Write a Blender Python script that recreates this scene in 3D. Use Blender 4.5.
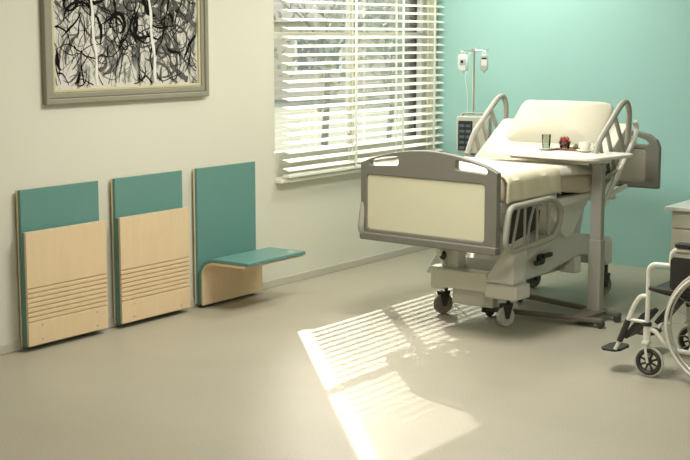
import bpy, bmesh, math, random
from mathutils import Vector, Matrix
random.seed(7)
PI = math.pi
SC = bpy.context.scene
C = SC.collection
for o in list(bpy.data.objects):
    bpy.data.objects.remove(o)

# ------------------------------------------------------------------ camera
cam = bpy.data.cameras.new('camera'); co = bpy.data.objects.new('camera', cam); C.objects.link(co)
FPX = 1361.0
cam.sensor_width = 36; cam.lens = 36 * FPX / 690; cam.clip_start = 0.05; cam.clip_end = 400
co.location = (5.226, 0.0, 1.6)
co.rotation_euler = (PI / 2 - math.atan(196 / 1361), 0, math.radians(34.5))
SC.camera = co

# ------------------------------------------------------------------ world, sun, exposure
W = bpy.data.worlds.new('World'); SC.world = W; W.use_nodes = True
wn = W.node_tree.nodes; wl = W.node_tree.links
bg = wn['Background']
sky = wn.new('ShaderNodeTexSky'); sky.sky_type = 'NISHITA'; sky.sun_disc = False
sky.sun_elevation = math.radians(29); sky.sun_rotation = math.radians(-42); sky.dust_density = 3.0; sky.air_density = 1.0
hz_ = wn.new('ShaderNodeHueSaturation'); hz_.inputs['Saturation'].default_value = 0.45
tint = wn.new('ShaderNodeMix'); tint.data_type = 'RGBA'; tint.blend_type = 'MULTIPLY'; tint.inputs[0].default_value = 1.0; tint.inputs[7].default_value = (1.0, 0.97, 0.90, 1)
wl.new(sky.outputs[0], hz_.inputs['Color']); wl.new(hz_.outputs[0], tint.inputs[6]); wl.new(tint.outputs[2], bg.inputs[0]); bg.inputs[1].default_value = 0.5
sun = bpy.data.lights.new('sun', 'SUN'); sun.energy = 3.8; sun.angle = math.radians(0.65); sun.color = (1.0, 0.93, 0.78)
so = bpy.data.objects.new('sun', sun); C.objects.link(so)
SUND = Vector((1.20, -1.31, -1.0)).normalized()
so.rotation_euler = SUND.to_track_quat('-Z', 'Y').to_euler(); so.location = (-6, 14, 7)

FILL_LAMPS = [((1.8, 5.5), 46), ((0.9, 7.8), 21), ((4.3, 3.0), 44)]  # unseen overhead fill, placed to shape brightness on the walls and bed
LCOL = (1.0, 0.97, 0.91)
CEIL = 2.7
for i, ((lx, ly), e) in enumerate(FILL_LAMPS):
    a = bpy.data.lights.new('ceiling_area', 'AREA'); a.shape = 'RECTANGLE'; a.size = 0.56; a.size_y = 1.16
    a.energy = e; a.color = LCOL
    ao = bpy.data.objects.new('ceiling_area', a); C.objects.link(ao); ao.location = (lx, ly, CEIL - 0.075)
SC.view_settings.view_transform = 'Standard'; SC.view_settings.look = 'None'
SC.view_settings.gamma = 1.0; SC.view_settings.use_curve_mapping = False
SC.view_settings.exposure = 0.40

# ------------------------------------------------------------------ materials
def srgb(r, g, b):
    f = lambda c: (c / 255 / 12.92) if c / 255 <= 0.04045 else ((c / 255 + 0.055) / 1.055) ** 2.4
    return (f(r), f(g), f(b), 1)

def mat(name, col, rough=0.5, metal=0.0, var=0.06, scale=12.0, bump=0.0, bscale=80.0, spec=0.5, stretch=None, trans=0.0, emit=None, coat=0.0):
    m = bpy.data.materials.new(name); m.use_nodes = True
    nt = m.node_tree; n = nt.nodes; l = nt.links; b = n['Principled BSDF']
    b.inputs['Roughness'].default_value = rough; b.inputs['Metallic'].default_value = metal
    b.inputs['Specular IOR Level'].default_value = spec; b.inputs['Transmission Weight'].default_value = trans
    b.inputs['Coat Weight'].default_value = coat
    tc = n.new('ShaderNodeTexCoord'); mp = n.new('ShaderNodeMapping'); l.new(tc.outputs['Object'], mp.inputs[0])
    if stretch: mp.inputs['Scale'].default_value = stretch
    t = n.new('ShaderNodeTexNoise'); t.inputs['Scale'].default_value = scale; t.inputs['Detail'].default_value = 5
    l.new(mp.outputs[0], t.inputs['Vector'])
    mx = n.new('ShaderNodeMix'); mx.data_type = 'RGBA'
    mx.inputs[6].default_value = [max(0, c * (1 - var)) for c in col[:3]] + [1]
    mx.inputs[7].default_value = [min(1, c * (1 + var)) for c in col[:3]] + [1]
    l.new(t.outputs['Fac'], mx.inputs[0]); l.new(mx.outputs[2], b.inputs['Base Color'])
    if bump:
        t2 = n.new('ShaderNodeTexNoise'); t2.inputs['Scale'].default_value = bscale; t2.inputs['Detail'].default_value = 4
        l.new(mp.outputs[0], t2.inputs['Vector'])
        bp = n.new('ShaderNodeBump'); bp.inputs['Strength'].default_value = bump; bp.inputs['Distance'].default_value = 0.01
        l.new(t2.outputs['Fac'], bp.inputs['Height']); l.new(bp.outputs[0], b.inputs['Normal'])
    if emit:
        b.inputs['Emission Color'].default_value = emit[:3] + (1,) if len(emit) == 4 else (1, 1, 1, 1)
        b.inputs['Emission Strength'].default_value = emit[3]
    return m

M = {}
M['wall'] = mat('wall_cream', (0.655, 0.645, 0.545, 1), 0.75, var=0.02, scale=2.0, bump=0.04, bscale=160)
M['teal_wall'] = mat('wall_teal', (0.32, 0.565, 0.525, 1), 0.6, var=0.03, scale=1.5, bump=0.04, bscale=160)
M['ceiling'] = mat('ceiling_white', (0.75, 0.73, 0.65, 1), 0.85, var=0.02)
M['base'] = mat('baseboard_paint', (0.50, 0.475, 0.40, 1), 0.5, var=0.03)
M['white'] = mat('white_paint', (0.80, 0.79, 0.71, 1), 0.35, var=0.02)
M['slat'] = mat('slat_white', (0.86, 0.85, 0.76, 1), 0.4, var=0.02)
M['sash'] = mat('sash_grey', (0.62, 0.63, 0.58, 1), 0.45, var=0.03)
M['teal'] = mat('teal_laminate', (0.12, 0.27, 0.24, 1), 0.38, var=0.05, scale=4)
M['ply'] = mat('birch_ply', (0.72, 0.56, 0.35, 1), 0.48, var=0.07, scale=5, stretch=(1, 6, 1.0))
M['ply_edge'] = mat('ply_edge', (0.72, 0.62, 0.42, 1), 0.6, var=0.2, scale=60, stretch=(12, 1, 1))
M['steel'] = mat('steel', (0.55, 0.54, 0.50, 1), 0.32, metal=0.85, var=0.05)
M['bedgrey'] = mat('bed_plastic_grey', (0.19, 0.185, 0.155, 1), 0.42, var=0.04)
M['railgrey'] = mat('rail_grey', (0.36, 0.35, 0.30, 1), 0.38, var=0.04)
M['cream'] = mat('panel_cream', (0.70, 0.68, 0.50, 1), 0.45, var=0.02)
M['bedwhite'] = mat('bed_white', (0.72, 0.72, 0.65, 1), 0.4, var=0.03)
M['hull'] = mat('bed_hull', (0.62, 0.63, 0.58, 1), 0.38, var=0.03)
M['sheet'] = mat('sheet', (0.70, 0.685, 0.59, 1), 0.85, var=0.03, scale=6, bump=0.15, bscale=25)
M['pillow'] = mat('pillow_cloth', (0.66, 0.635, 0.51, 1), 0.85, var=0.03, scale=6, bump=0.15, bscale=25)
M['blanket'] = mat('blanket', (0.76, 0.72, 0.54, 1), 0.9, var=0.04, scale=6, bump=0.2, bscale=60)
M['mattress'] = mat('mattress_beige', (0.64, 0.56, 0.42, 1), 0.8, var=0.04, scale=6, bump=0.1, bscale=40)
M['dark'] = mat('dark_plastic', (0.035, 0.033, 0.028, 1), 0.5, var=0.15)
M['black'] = mat('black_vinyl', (0.022, 0.021, 0.017, 1), 0.55, var=0.2, bump=0.2, bscale=50)
M['castor'] = mat('castor_grey', (0.20, 0.19, 0.155, 1), 0.55, var=0.1)
M['castor_light'] = mat('castor_light', (0.52, 0.51, 0.44, 1), 0.5, var=0.05)
M['postgrey'] = mat('table_post_grey', (0.36, 0.35, 0.31, 1), 0.36, metal=0.25, var=0.04)
M['basegrey'] = mat('table_base_brown', (0.13, 0.115, 0.09, 1), 0.5, var=0.05)
M['tabletop'] = mat('table_white', (0.84, 0.83, 0.76, 1), 0.35, var=0.01)
M['chair'] = mat('chair_white', (0.76, 0.76, 0.68, 1), 0.3, var=0.02)
M['tyre'] = mat('tyre_pale', (0.50, 0.48, 0.40, 1), 0.6, var=0.05)
M['porcelain'] = mat('porcelain', (0.80, 0.79, 0.70, 1), 0.2, var=0.01)
M['tray'] = mat('tray_brown', (0.20, 0.085, 0.06, 1), 0.4, var=0.1)
M['berry'] = mat('berry_red', (0.42, 0.035, 0.02, 1), 0.35, var=0.3, scale=60)
M['leaf'] = mat('leaf_green', (0.07, 0.10, 0.03, 1), 0.6, var=0.3, scale=40)
M['pear'] = mat('lime_green', (0.16, 0.20, 0.09, 1), 0.5, var=0.2, scale=30)
M['frame'] = mat('frame_grey', (0.26, 0.25, 0.185, 1), 0.5, var=0.10, scale=30, stretch=(1, 1, 6), bump=0.1)
M['frame_slip'] = mat('frame_slip', (0.52, 0.48, 0.29, 1), 0.45, var=0.08)
M['ink'] = mat('ink_black', (0.010, 0.010, 0.009, 1), 0.9, var=0.2, spec=0.05)
M['paint_white'] = mat('paint_white', (0.74, 0.72, 0.66, 1), 0.6, var=0.05)
M['inkgrey'] = mat('ink_grey', (0.12, 0.115, 0.105, 1), 0.9, spec=0.05, var=0.6, scale=30)
M['bag'] = mat('bag_clear', (0.72, 0.75, 0.72, 1), 0.25, var=0.05)
M['fluid'] = mat('fluid', (0.40, 0.48, 0.45, 1), 0.2, var=0.05)
M['pump'] = mat('pump_beige', (0.52, 0.53, 0.44, 1), 0.45, var=0.03)
M['keypad'] = mat('keypad_dark', (0.022, 0.034, 0.036, 1), 0.35, var=0.1)
M['button'] = mat('button_grey', (0.11, 0.14, 0.16, 1), 0.4, var=0.3, scale=50)
M['cabinet'] = mat('cabinet_beige', (0.74, 0.71, 0.57, 1), 0.45, var=0.02)
M['bark'] = mat('bark', (0.20, 0.18, 0.15, 1), 0.9, var=0.3, scale=8, bump=0.5)
M['foliage'] = mat('foliage', (0.30, 0.30, 0.22, 1), 0.8, var=0.3, scale=3)
M['lawn'] = mat('lawn', (0.30, 0.30, 0.24, 1), 0.95, spec=0.0, var=0.2, scale=3)
M['render'] = mat('render_wall', (0.60, 0.52, 0.40, 1), 0.9, var=0.05, spec=0.0)
M['farglass'] = mat('far_glass', (0.16, 0.17, 0.17, 1), 0.15, var=0.2)
M['lamp'] = mat('lamp_diffuser', (0.9, 0.9, 0.85, 1), 0.5, emit=(1.0, 0.93, 0.76, 3.0))  # glow for the added ceiling fill panels

def glass(name, tint, rough=0.0, alpha=0.12):
    m = bpy.data.materials.new(name); m.use_nodes = True
    nt = m.node_tree; n = nt.nodes; l = nt.links
    for x in list(n): n.remove(x)
    out = n.new('ShaderNodeOutputMaterial'); mx = n.new('ShaderNodeMixShader')
    tr = n.new('ShaderNodeBsdfTransparent'); gl = n.new('ShaderNodeBsdfGlossy')
    tr.inputs[0].default_value = tint; gl.inputs[0].default_value = (1, 1, 1, 1); gl.inputs['Roughness'].default_value = 0.03
    lw = n.new('ShaderNodeLayerWeight'); lw.inputs[0].default_value = alpha
    l.new(lw.outputs['Fresnel'], mx.inputs[0]); l.new(tr.outputs[0], mx.inputs[1]); l.new(gl.outputs[0], mx.inputs[2])
    l.new(mx.outputs[0], out.inputs[0])
    return m
M['pane'] = glass('window_glass', (0.97, 0.98, 0.97, 1), alpha=0.15)
M['tumbler'] = glass('tumbler_glass', (0.82, 0.85, 0.82, 1), alpha=0.35)

def floor_mat():
    m = bpy.data.materials.new('vinyl_floor'); m.use_nodes = True
    nt = m.node_tree; n = nt.nodes; l = nt.links; b = n['Principled BSDF']
    tc = n.new('ShaderNodeTexCoord')
    n1 = n.new('ShaderNodeTexNoise'); n1.inputs['Scale'].default_value = 170; n1.inputs['Detail'].default_value = 2
    n2 = n.new('ShaderNodeTexNoise'); n2.inputs['Scale'].default_value = 1.3; n2.inputs['Detail'].default_value = 4
    v = n.new('ShaderNodeTexVoronoi'); v.inputs['Scale'].default_value = 60
    for t in (n1, n2, v): l.new(tc.outputs['Object'], t.inputs['Vector'])
    r = n.new('ShaderNodeValToRGB'); r.color_ramp.elements[0].position = 0.35; r.color_ramp.elements[1].position = 0.65
    r.color_ramp.elements[0].color = (0.40, 0.365, 0.28, 1); r.color_ramp.elements[1].color = (0.50, 0.465, 0.37, 1)
    l.new(n1.outputs['Fac'], r.inputs[0])
    mx = n.new('ShaderNodeMix'); mx.data_type = 'RGBA'; mx.blend_type = 'MULTIPLY'; mx.inputs[0].default_value = 0.25
    l.new(r.outputs[0], mx.inputs[6]); l.new(n2.outputs['Fac'], mx.inputs[7])
    r2 = n.new('ShaderNodeValToRGB'); r2.color_ramp.elements[0].position = 0.02; r2.color_ramp.elements[1].position = 0.07
    r2.color_ramp.elements[0].color = (1, 1, 1, 1); r2.color_ramp.elements[1].color = (0, 0, 0, 1)
    l.new(v.outputs['Distance'], r2.inputs[0])
    mx2 = n.new('ShaderNodeMix'); mx2.data_type = 'RGBA'
    l.new(r2.outputs[0], mx2.inputs[0]); l.new(mx.outputs[2], mx2.inputs[6]); mx2.inputs[7].default_value = (0.62, 0.58, 0.45, 1)
    l.new(mx2.outputs[2], b.inputs['Base Color'])
    b.inputs['Roughness'].default_value = 0.45; b.inputs['Specular IOR Level'].default_value = 0.3
    bp = n.new('ShaderNodeBump'); bp.inputs['Strength'].default_value = 0.05; bp.inputs['Distance'].default_value = 0.004
    l.new(n1.outputs['Fac'], bp.inputs['Height']); l.new(bp.outputs[0], b.inputs['Normal'])
    return m
M['floor'] = floor_mat()

def canvas_mat():
    m = bpy.data.materials.new('painted_canvas'); m.use_nodes = True
    nt = m.node_tree; n = nt.nodes; l = nt.links; b = n['Principled BSDF']
    tc = n.new('ShaderNodeTexCoord'); mp = n.new('ShaderNodeMapping'); mp.inputs['Scale'].default_value = (1, 2.6, 1.0)
    l.new(tc.outputs['Object'], mp.inputs[0])
    a = n.new('ShaderNodeTexNoise'); a.inputs['Scale'].default_value = 4.5; a.inputs['Detail'].default_value = 8; a.inputs['Distortion'].default_value = 1.4
    l.new(mp.outputs[0], a.inputs['Vector'])
    r = n.new('ShaderNodeValToRGB'); e = r.color_ramp.elements
    e[0].position = 0.36; e[0].color = (0.10, 0.10, 0.09, 1); e[1].position = 0.50; e[1].color = (0.60, 0.58, 0.52, 1)
    x = e.new(0.43); x.color = (0.30, 0.29, 0.26, 1)
    l.new(a.outputs['Fac'], r.inputs[0]); l.new(r.outputs[0], b.inputs['Base Color'])
    b.inputs['Roughness'].default_value = 0.7
    return m
M['canvas'] = canvas_mat()

# ------------------------------------------------------------------ mesh helpers
def obj(name, bm, m, parent=None, bevel=0.0, seg=2, smooth=False, angle=35):
    bmesh.ops.recalc_face_normals(bm, faces=bm.faces[:])
    me = bpy.data.meshes.new(name); bm.to_mesh(me); bm.free()
    ms = m if isinstance(m, (list, tuple)) else [m]
    for k in ms: me.materials.append(k)
    o = bpy.data.objects.new(name, me); C.objects.link(o)
    if parent: o.parent = parent
    if bevel:
        b = o.modifiers.new('bevel', 'BEVEL'); b.width = bevel; b.segments = seg; b.limit_method = 'ANGLE'; b.angle_limit = math.radians(angle)
    if smooth:
        for p in me.polygons: p.use_smooth = True
        try: me.set_sharp_from_angle(angle=math.radians(45))
        except Exception: pass
    return o

def tag(o, label=None, cat=None, group=None, kind=None):
    if label: o['label'] = label
    if cat: o['category'] = cat
    if group: o['group'] = group
    if kind: o['kind'] = kind
    return o

def thing(name, label, cat, loc=(0, 0, 0), rz=0.0, group=None):
    o = bpy.data.objects.new(name, None); C.objects.link(o); o.location = loc; o.rotation_euler = (0, 0, rz)
    o.empty_display_size = 0.1
    return tag(o, label, cat, group)

def BM(): return bmesh.new()

def box(bm, x0, x1, y0, y1, z0, z1, mi=0):
    vs = [bm.verts.new((x, y, z)) for x in (x0, x1) for y in (y0, y1) for z in (z0, z1)]
    for f in ((0, 1, 3, 2), (4, 6, 7, 5), (0, 4, 5, 1), (2, 3, 7, 6), (0, 2, 6, 4), (1, 5, 7, 3)):
        fc = bm.faces.new([vs[i] for i in f]); fc.material_index = mi
    return bm

def prism(bm, outer, c0, c1, mp, holes=(), mi=0):
    """extrude a 2D outline (with holes) between c0 and c1; mp(a, b, c) -> (x, y, z)"""
    caps = []
    loops = [outer] + list(holes)
    for c in (c0, c1):
        ed = []; rings = []
        for lp in loops:
            vs = [bm.verts.new(mp(a, b, c)) for a, b in lp]
            rings.append(vs)
            for i in range(len(vs)): ed.append(bm.edges.new((vs[i], vs[(i + 1) % len(vs)])))
        if holes:
            r = bmesh.ops.triangle_fill(bm, use_beauty=True, use_dissolve=False, edges=ed)
            for g in r['geom']:
                if isinstance(g, bmesh.types.BMFace): g.material_index = mi
        else:
            f = bm.faces.new(rings[0]); f.material_index = mi
        caps.append(rings)
    for ra, rb in zip(*caps):
        for i in range(len(ra)):
            j = (i + 1) % len(ra)
            f = bm.faces.new((ra[i], ra[j], rb[j], rb[i])); f.material_index = mi
    return bm

def rrect(a0, a1, b0, b1, r, n=5):
    pts = []
    for cx, cy, s in ((a1 - r, b1 - r, 0), (a0 + r, b1 - r, 90), (a0 + r, b0 + r, 180), (a1 - r, b0 + r, 270)):
        for i in range(n + 1):
            t = math.radians(s + 90 * i / n); pts.append((cx + r * math.cos(t), cy + r * math.sin(t)))
    return pts

def fillet(pts, r, n=5, closed=False):
    P = [Vector(p) for p in pts]; out = []
    N = len(P)
    for i in range(N):
        if not closed and i in (0, N - 1): out.append(P[i]); continue
        a, b, c = P[i - 1], P[i], P[(i + 1) % N]
        d1 = (a - b); d2 = (c - b)
        rr = min(r, d1.length * 0.48, d2.length * 0.48)
        s = b + d1.normalized() * rr; e = b + d2.normalized() * rr
        for k in range(n + 1):
            t = k / n; out.append(s * (1 - t) ** 2 + b * 2 * t * (1 - t) + e * t ** 2)
    return out

def tube(bm, pts, r, n=10, closed=False, fr=0.0, mi=0, r2=None):
    P = [Vector(p) for p in pts]
    if fr: P = fillet(P, fr, closed=closed)
    N = len(P); rings = []
    T = []
    for i in range(N):
        if closed: t = P[(i + 1) % N] - P[i - 1]
        else: t = P[min(i + 1, N - 1)] - P[max(i - 1, 0)]
        T.append(t.normalized())
    up = Vector((0, 0, 1)) if abs(T[0].z) < 0.9 else Vector((0, 1, 0))
    u = T[0].cross(up).normalized()
    for i in range(N):
        u = (u - T[i] * u.dot(T[i])).normalized(); v = T[i].cross(u)
        rr = r if r2 is None else r + (r2 - r) * i / (N - 1)
        rings.append([bm.verts.new(P[i] + (u * math.cos(2 * PI * k / n) + v * math.sin(2 * PI * k / n)) * rr) for k in range(n)])
    R = range(N) if closed else range(N - 1)
    for i in R:
        a, b = rings[i], rings[(i + 1) % N]
        for k in range(n):
            f = bm.faces.new((a[k], a[(k + 1) % n], b[(k + 1) % n], b[k])); f.material_index = mi
    if not closed:
        f = bm.faces.new(rings[0][::-1]); f.material_index = mi
        f = bm.faces.new(rings[-1]); f.material_index = mi
    return bm

def lathe(bm, prof, n=24, mt=None, mi=0):
    """prof: (radius, height) around local z; mt places it"""
    mt = mt or Matrix(); rings = []
    for r, z in prof:
        if r < 1e-5: rings.append([bm.verts.new(mt @ Vector((0, 0, z)))])
        else: rings.append([bm.verts.new(mt @ Vector((r * math.cos(2 * PI * k / n), r * math.sin(2 * PI * k / n), z))) for k in range(n)])
    for a, b in zip(rings, rings[1:]):
        for k in range(n):
            q = [a[k % len(a)], a[(k + 1) % len(a)], b[(k + 1) % len(b)], b[k % len(b)]]
            q = [x for i, x in enumerate(q) if x not in q[:i]]
            if len(q) > 2:
                try: f = bm.faces.new(q); f.material_index = mi
                except ValueError: pass
    return bm

def ring(bm, R, r, mt, n=40, m=8, mi=0):
    pts = [mt @ Vector((R * math.cos(2 * PI * k / n), R * math.sin(2 * PI * k / n), 0)) for k in range(n)]
    return tube(bm, pts, r, m, closed=True, mi=mi)

def cyl(bm, p0, p1, r, n=14, mi=0, r2=None): return tube(bm, [p0, p1], r, n, mi=mi, r2=r2)

def soft(bm, a, b, c, e=0.35, mt=None, nu=40, nv=20, wob=0.0, seed=0):
    """superellipsoid cushion"""
    mt = mt or Matrix(); rnd = random.Random(seed); ph = [rnd.uniform(0, 6) for _ in range(6)]
    sp = lambda w, q: math.copysign(abs(w) ** q, w)
    rows = []
    for j in range(nv + 1):
        th = -PI / 2 + PI * j / nv; row = []
        for i in range(nu):
            p = 2 * PI * i / nu
            x = a * sp(math.cos(th), 0.9) * sp(math.cos(p), e); y = b * sp(math.cos(th), 0.9) * sp(math.sin(p), e); z = c * sp(math.sin(th), 0.8)
            edge = max(abs(x) / a, abs(y) / b)
            z *= (1 - 0.55 * edge ** 4)
            w = wob * (math.sin(7 * x / a + ph[0]) * math.cos(5 * y / b + ph[1]) + 0.5 * math.sin(13 * x / a + ph[2] + 4 * y / b))
            row.append(bm.verts.new(mt @ Vector((x, y, z + w))))
        rows.append(row)
    for j in range(nv):
        for i in range(nu):
            k = (i + 1) % nu
            bm.faces.new((rows[j][i], rows[j][k], rows[j + 1][k], rows[j + 1][i]))
    bmesh.ops.remove_doubles(bm, verts=bm.verts[:], dist=1e-5)
    return bm

def dup(root, loc=None, rz=None, label=None, group=None):
    r = root.copy(); C.objects.link(r)
    if loc: r.location = loc
    if rz is not None: r.rotation_euler = (0, 0, rz)
    if label: r['label'] = label
    if group: r['group'] = group
    def rec(a, b):
        for ch in [x for x in bpy.data.objects if x.parent == a]:
            c = ch.copy(); C.objects.link(c); c.parent = b; rec(ch, c)
    rec(root, r)
    return r

XY = lambda a, b, c: (a, b, c)
XZ = lambda a, b, c: (a, c, b)       # outline in x-z, depth along y
YZ = lambda a, b, c: (c, a, b)       # outline in y-z, depth along x

# ------------------------------------------------------------------ room shell
D = 8.82; RX = 6.4; FY = -0.9
def struct(name, bm, m, **k): return tag(obj(name, bm, m, **k), kind='structure')
struct('floor', box(BM(), -0.2, RX + 0.2, FY - 0.2, D + 0.2, -0.2, 0), M['floor'])
struct('ceiling', box(BM(), -0.2, RX + 0.2, FY - 0.2, D + 0.2, CEIL, CEIL + 0.2), M['ceiling'])
WY0, WY1, WZ0, WZ1 = 6.82, 8.80, 0.675, 2.36
struct('wall_left', prism(BM(), [(FY - 0.2, 0), (D, 0), (D, CEIL), (FY - 0.2, CEIL)], -0.2, 0, YZ,
       holes=[[(WY0, WZ0), (WY1, WZ0), (WY1, WZ1), (WY0, WZ1)]]), M['wall'])
struct('wall_back', box(BM(), -0.2, RX + 0.2, D, D + 0.2, 0, CEIL), M['teal_wall'])
struct('wall_right', box(BM(), RX, RX + 0.2, FY - 0.2, D, 0, CEIL), M['wall'])
struct('wall_front', box(BM(), -0.2, RX, FY - 0.2, FY, 0, CEIL), M['wall'])
struct('baseboard_left', box(BM(), 0, 0.012, FY, D, 0, 0.05), M['base'], bevel=0.004)
struct('baseboard_right', box(BM(), RX - 0.012, RX, FY, D, 0, 0.05), M['base'], bevel=0.004)

# window
wf = BM()
F0, F1 = -0.15, -0.09
prism(wf, [(WY0, WZ0), (WY1, WZ0), (WY1, WZ1), (WY0, WZ1)], F0, F1, YZ,
      holes=[[(WY0 + 0.05, WZ0 + 0.17), (WY1 - 0.05, WZ0 + 0.17), (WY1 - 0.05, WZ1 - 0.06), (WY0 + 0.05, WZ1 - 0.06)]])
win = struct('window_1', wf, M['sash'], bevel=0.006)
b = BM(); box(b, F0 + .005, F1 - .005, 7.82, 7.85, WZ0 + .16, WZ1 - .06); obj('mullion', b, M['sash'], win, bevel=0.004)
b = BM(); box(b, F0 + .008, F1 - .008, WY0 + .05, WY1 - .05, 1.57, 1.61); obj('transom', b, M['sash'], win, bevel=0.004)
obj('pane', box(BM(), -0.123, -0.119, WY0 + 0.05, WY1 - 0.05, WZ0 + 0.17, WZ1 - 0.06), M['pane'], win)
b = BM(); box(b, -0.09, 0.05, WY0 + 0.0, D - 0.002, WZ0 - 0.012, WZ0 + 0.012)
obj('window_sill', b, M['white'], win, bevel=0.004)

# blind
bl = thing('venetian_blind', 'white horizontal slat blind hanging over the window beside the teal wall', 'blind', (0.045, 6.875, WZ0))
BY0, BY1 = 0.0, 1.93
tl = math.radians(15); sw = 0.028
z = 0.07; k = 0
while z < WZ1 - WZ0 - 0.03:
    b = BM(); pr = []
    for i in range(7):
        t = -1 + 2 * i / 6; pr.append((t * sw, 0.0035 * (1 - t * t)))
    pr2 = [(a, h - 0.0018) for a, h in pr[::-1]]
    ca, sa = math.cos(-tl), math.sin(-tl)
    poly = [(a * ca - h * sa, a * sa + h * ca) for a, h in pr + pr2]
    prism(b, poly, BY0, BY1, XZ)
    s = obj('slat', b, M['slat'], bl, smooth=True); s.location = (0, 0, z)
    z += 0.0556; k += 1
obj('bottom_rail', box(BM(), -0.027, 0.027, BY0, BY1, 0.018, 0.040), M['slat'], bl, bevel=0.005)
obj('head_rail', box(BM(), -0.03, 0.03, BY0, BY1, WZ1 - WZ0 - 0.02, WZ1 - WZ0 + 0.05), M['slat'], bl, bevel=0.005)
for yy in (0.755, 1.35, 1.78):
    b = BM()
    for sx in (-1, 1): box(b, sx * 0.029 - 0.0008, sx * 0.029 + 0.0008, yy - 0.013, yy + 0.013, 0.03, WZ1 - WZ0 - 0.02)
    obj('ladder_tape', b, M['slat'], bl)
b = BM(); tube(b, [(0.036, 0.70, WZ1 - WZ0), (0.036, 0.70, 0.16)], 0.0022, 6); cyl(b, (0.036, 0.70, 0.16), (0.036, 0.70, 0.125), 0.006, 8, r2=0.009)
obj('pull_cord', b, M['slat'], bl, smooth=True)

# added glowing panels over the fill lights, out of view on the ceiling
lab = ['long ceiling light panel above the folding wall seats', 'long ceiling light panel above the hospital bed', 'long ceiling light panel nearest the front of the room']
for ((lx, ly), e), lb in zip(FILL_LAMPS, lab):
    t = thing('ceiling_light', lb, 'ceiling light', (lx, ly, CEIL - 0.06))
    b = BM(); prism(b, rrect(-.32, .32, -.62, .62, .02), 0, 0.06, XY, holes=[rrect(-.29, .29, -.59, .59, .01)]); obj('frame', b, M['white'], t)
    obj('diffuser', box(BM(), -.29, .29, -.59, .59, 0.012, 0.02), M['lamp'], t)

# ------------------------------------------------------------------ framed painting
pw, ph = 1.28, 0.86
pic = thing('framed_painting', 'black and white abstract ink painting in a grey wooden frame on the cream wall', 'painting', (0.0, 4.872, 1.240))
def ring_frame(o, i, d0, d1):
    return prism(BM(), [(o, o), (pw - o, o), (pw - o, ph - o), (o, ph - o)], d0, d1, YZ, holes=[[(i, i), (pw - i, i), (pw - i, ph - i), (i, ph - i)]])
b = ring_frame(0, 0.030, 0.001, 0.036); obj('outer_frame', b, M['frame'], pic, bevel=0.006)
b = ring_frame(0.030, 0.060, 0.001, 0.028); obj('frame_moulding', b, M['frame'], pic, bevel=0.006)
b = ring_frame(0.060, 0.078, 0.001, 0.022); obj('inner_slip', b, M['frame_slip'], pic, bevel=0.004)
obj('canvas', box(BM(), 0.002, 0.012, 0.075, pw - 0.075, 0.075, ph - 0.075), M['canvas'], pic)
CA, CB, CC, CD = 0.082, pw - 0.082, 0.082, ph - 0.082
def strokes(name, m, n, wlo, whi, depth, steep, seglo, seghi, seed, b=None):
    rnd = random.Random(seed); b = b or BM()
    for q in range(n):
        y = rnd.uniform(CA, CB); z = rnd.uniform(CC, CD); a = rnd.gauss(PI / 2, steep) * rnd.choice((1, -1))
        w = rnd.uniform(wlo, whi) * rnd.choice((0.6, 1, 1, 1.5)); cur = rnd.gauss(0, 0.12); N = rnd.randint(seglo, seghi); L = []
        for i in range(N):
            if not (CA + w < y < CB - w and CC + w < z < CD - w): break
            ww = w * (0.25 + 0.9 * math.sin(PI * (i + 0.5) / N)) * rnd.uniform(0.7, 1.3)
            L.append((y, z, a, ww)); a += cur + rnd.gauss(0, 0.16); cur += rnd.gauss(0, 0.03)
            y += math.cos(a) * 0.016; z += math.sin(a) * 0.016
        if len(L) < 3: continue
        vs = []
        dd = depth + q * 1e-6
        for y_, z_, a_, w_ in L:
            nx, nz = -math.sin(a_) * w_, math.cos(a_) * w_
            vs.append([bm_v(b, dd, y_ + nx, z_ + nz), bm_v(b, dd, y_ - nx, z_ - nz)])
        for p, r in zip(vs, vs[1:]): b.faces.new((p[0], p[1], r[1], r[0]))
    return obj(name, b, m, pic) if name else b
def bm_v(b, x, y, z): return b.verts.new((x, min(max(y, CA), CB), min(max(z, CC), CD)))
strokes('ink_wash', M['inkgrey'], 90, 0.003, 0.014, 0.0125, 0.35, 8, 40, 3)
ib = strokes(None, M['ink'], 210, 0.0010, 0.0034, 0.0130, 0.45, 8, 40, 5)
ib = strokes(None, M['ink'], 46, 0.004, 0.011, 0.0134, 0.4, 5, 22, 19, ib)
obj('ink_strokes', ib, M['ink'], pic)
for (ya, yb, w) in ((0.33, 0.39, 0.009), (0.775, 0.845, 0.010)):
    b = BM()
    N = 14; vs = []
    for i in range(N + 1):
        z_ = CD + (CC + 0.01 - CD) * i / N; y_ = ya + (yb - ya) * i / N + 0.006 * math.sin(i * 1.3); w_ = w * (1 + 0.3 * math.sin(i * 2.1))
        vs.append([b.verts.new((0.0145, y_ - w_, z_)), b.verts.new((0.0145, y_ + w_, z_))])
    for p, r in zip(vs, vs[1:]): b.faces.new((p[0], p[1], r[1], r[0]))
    obj('white_streak', b, M['paint_white'], pic)

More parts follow.
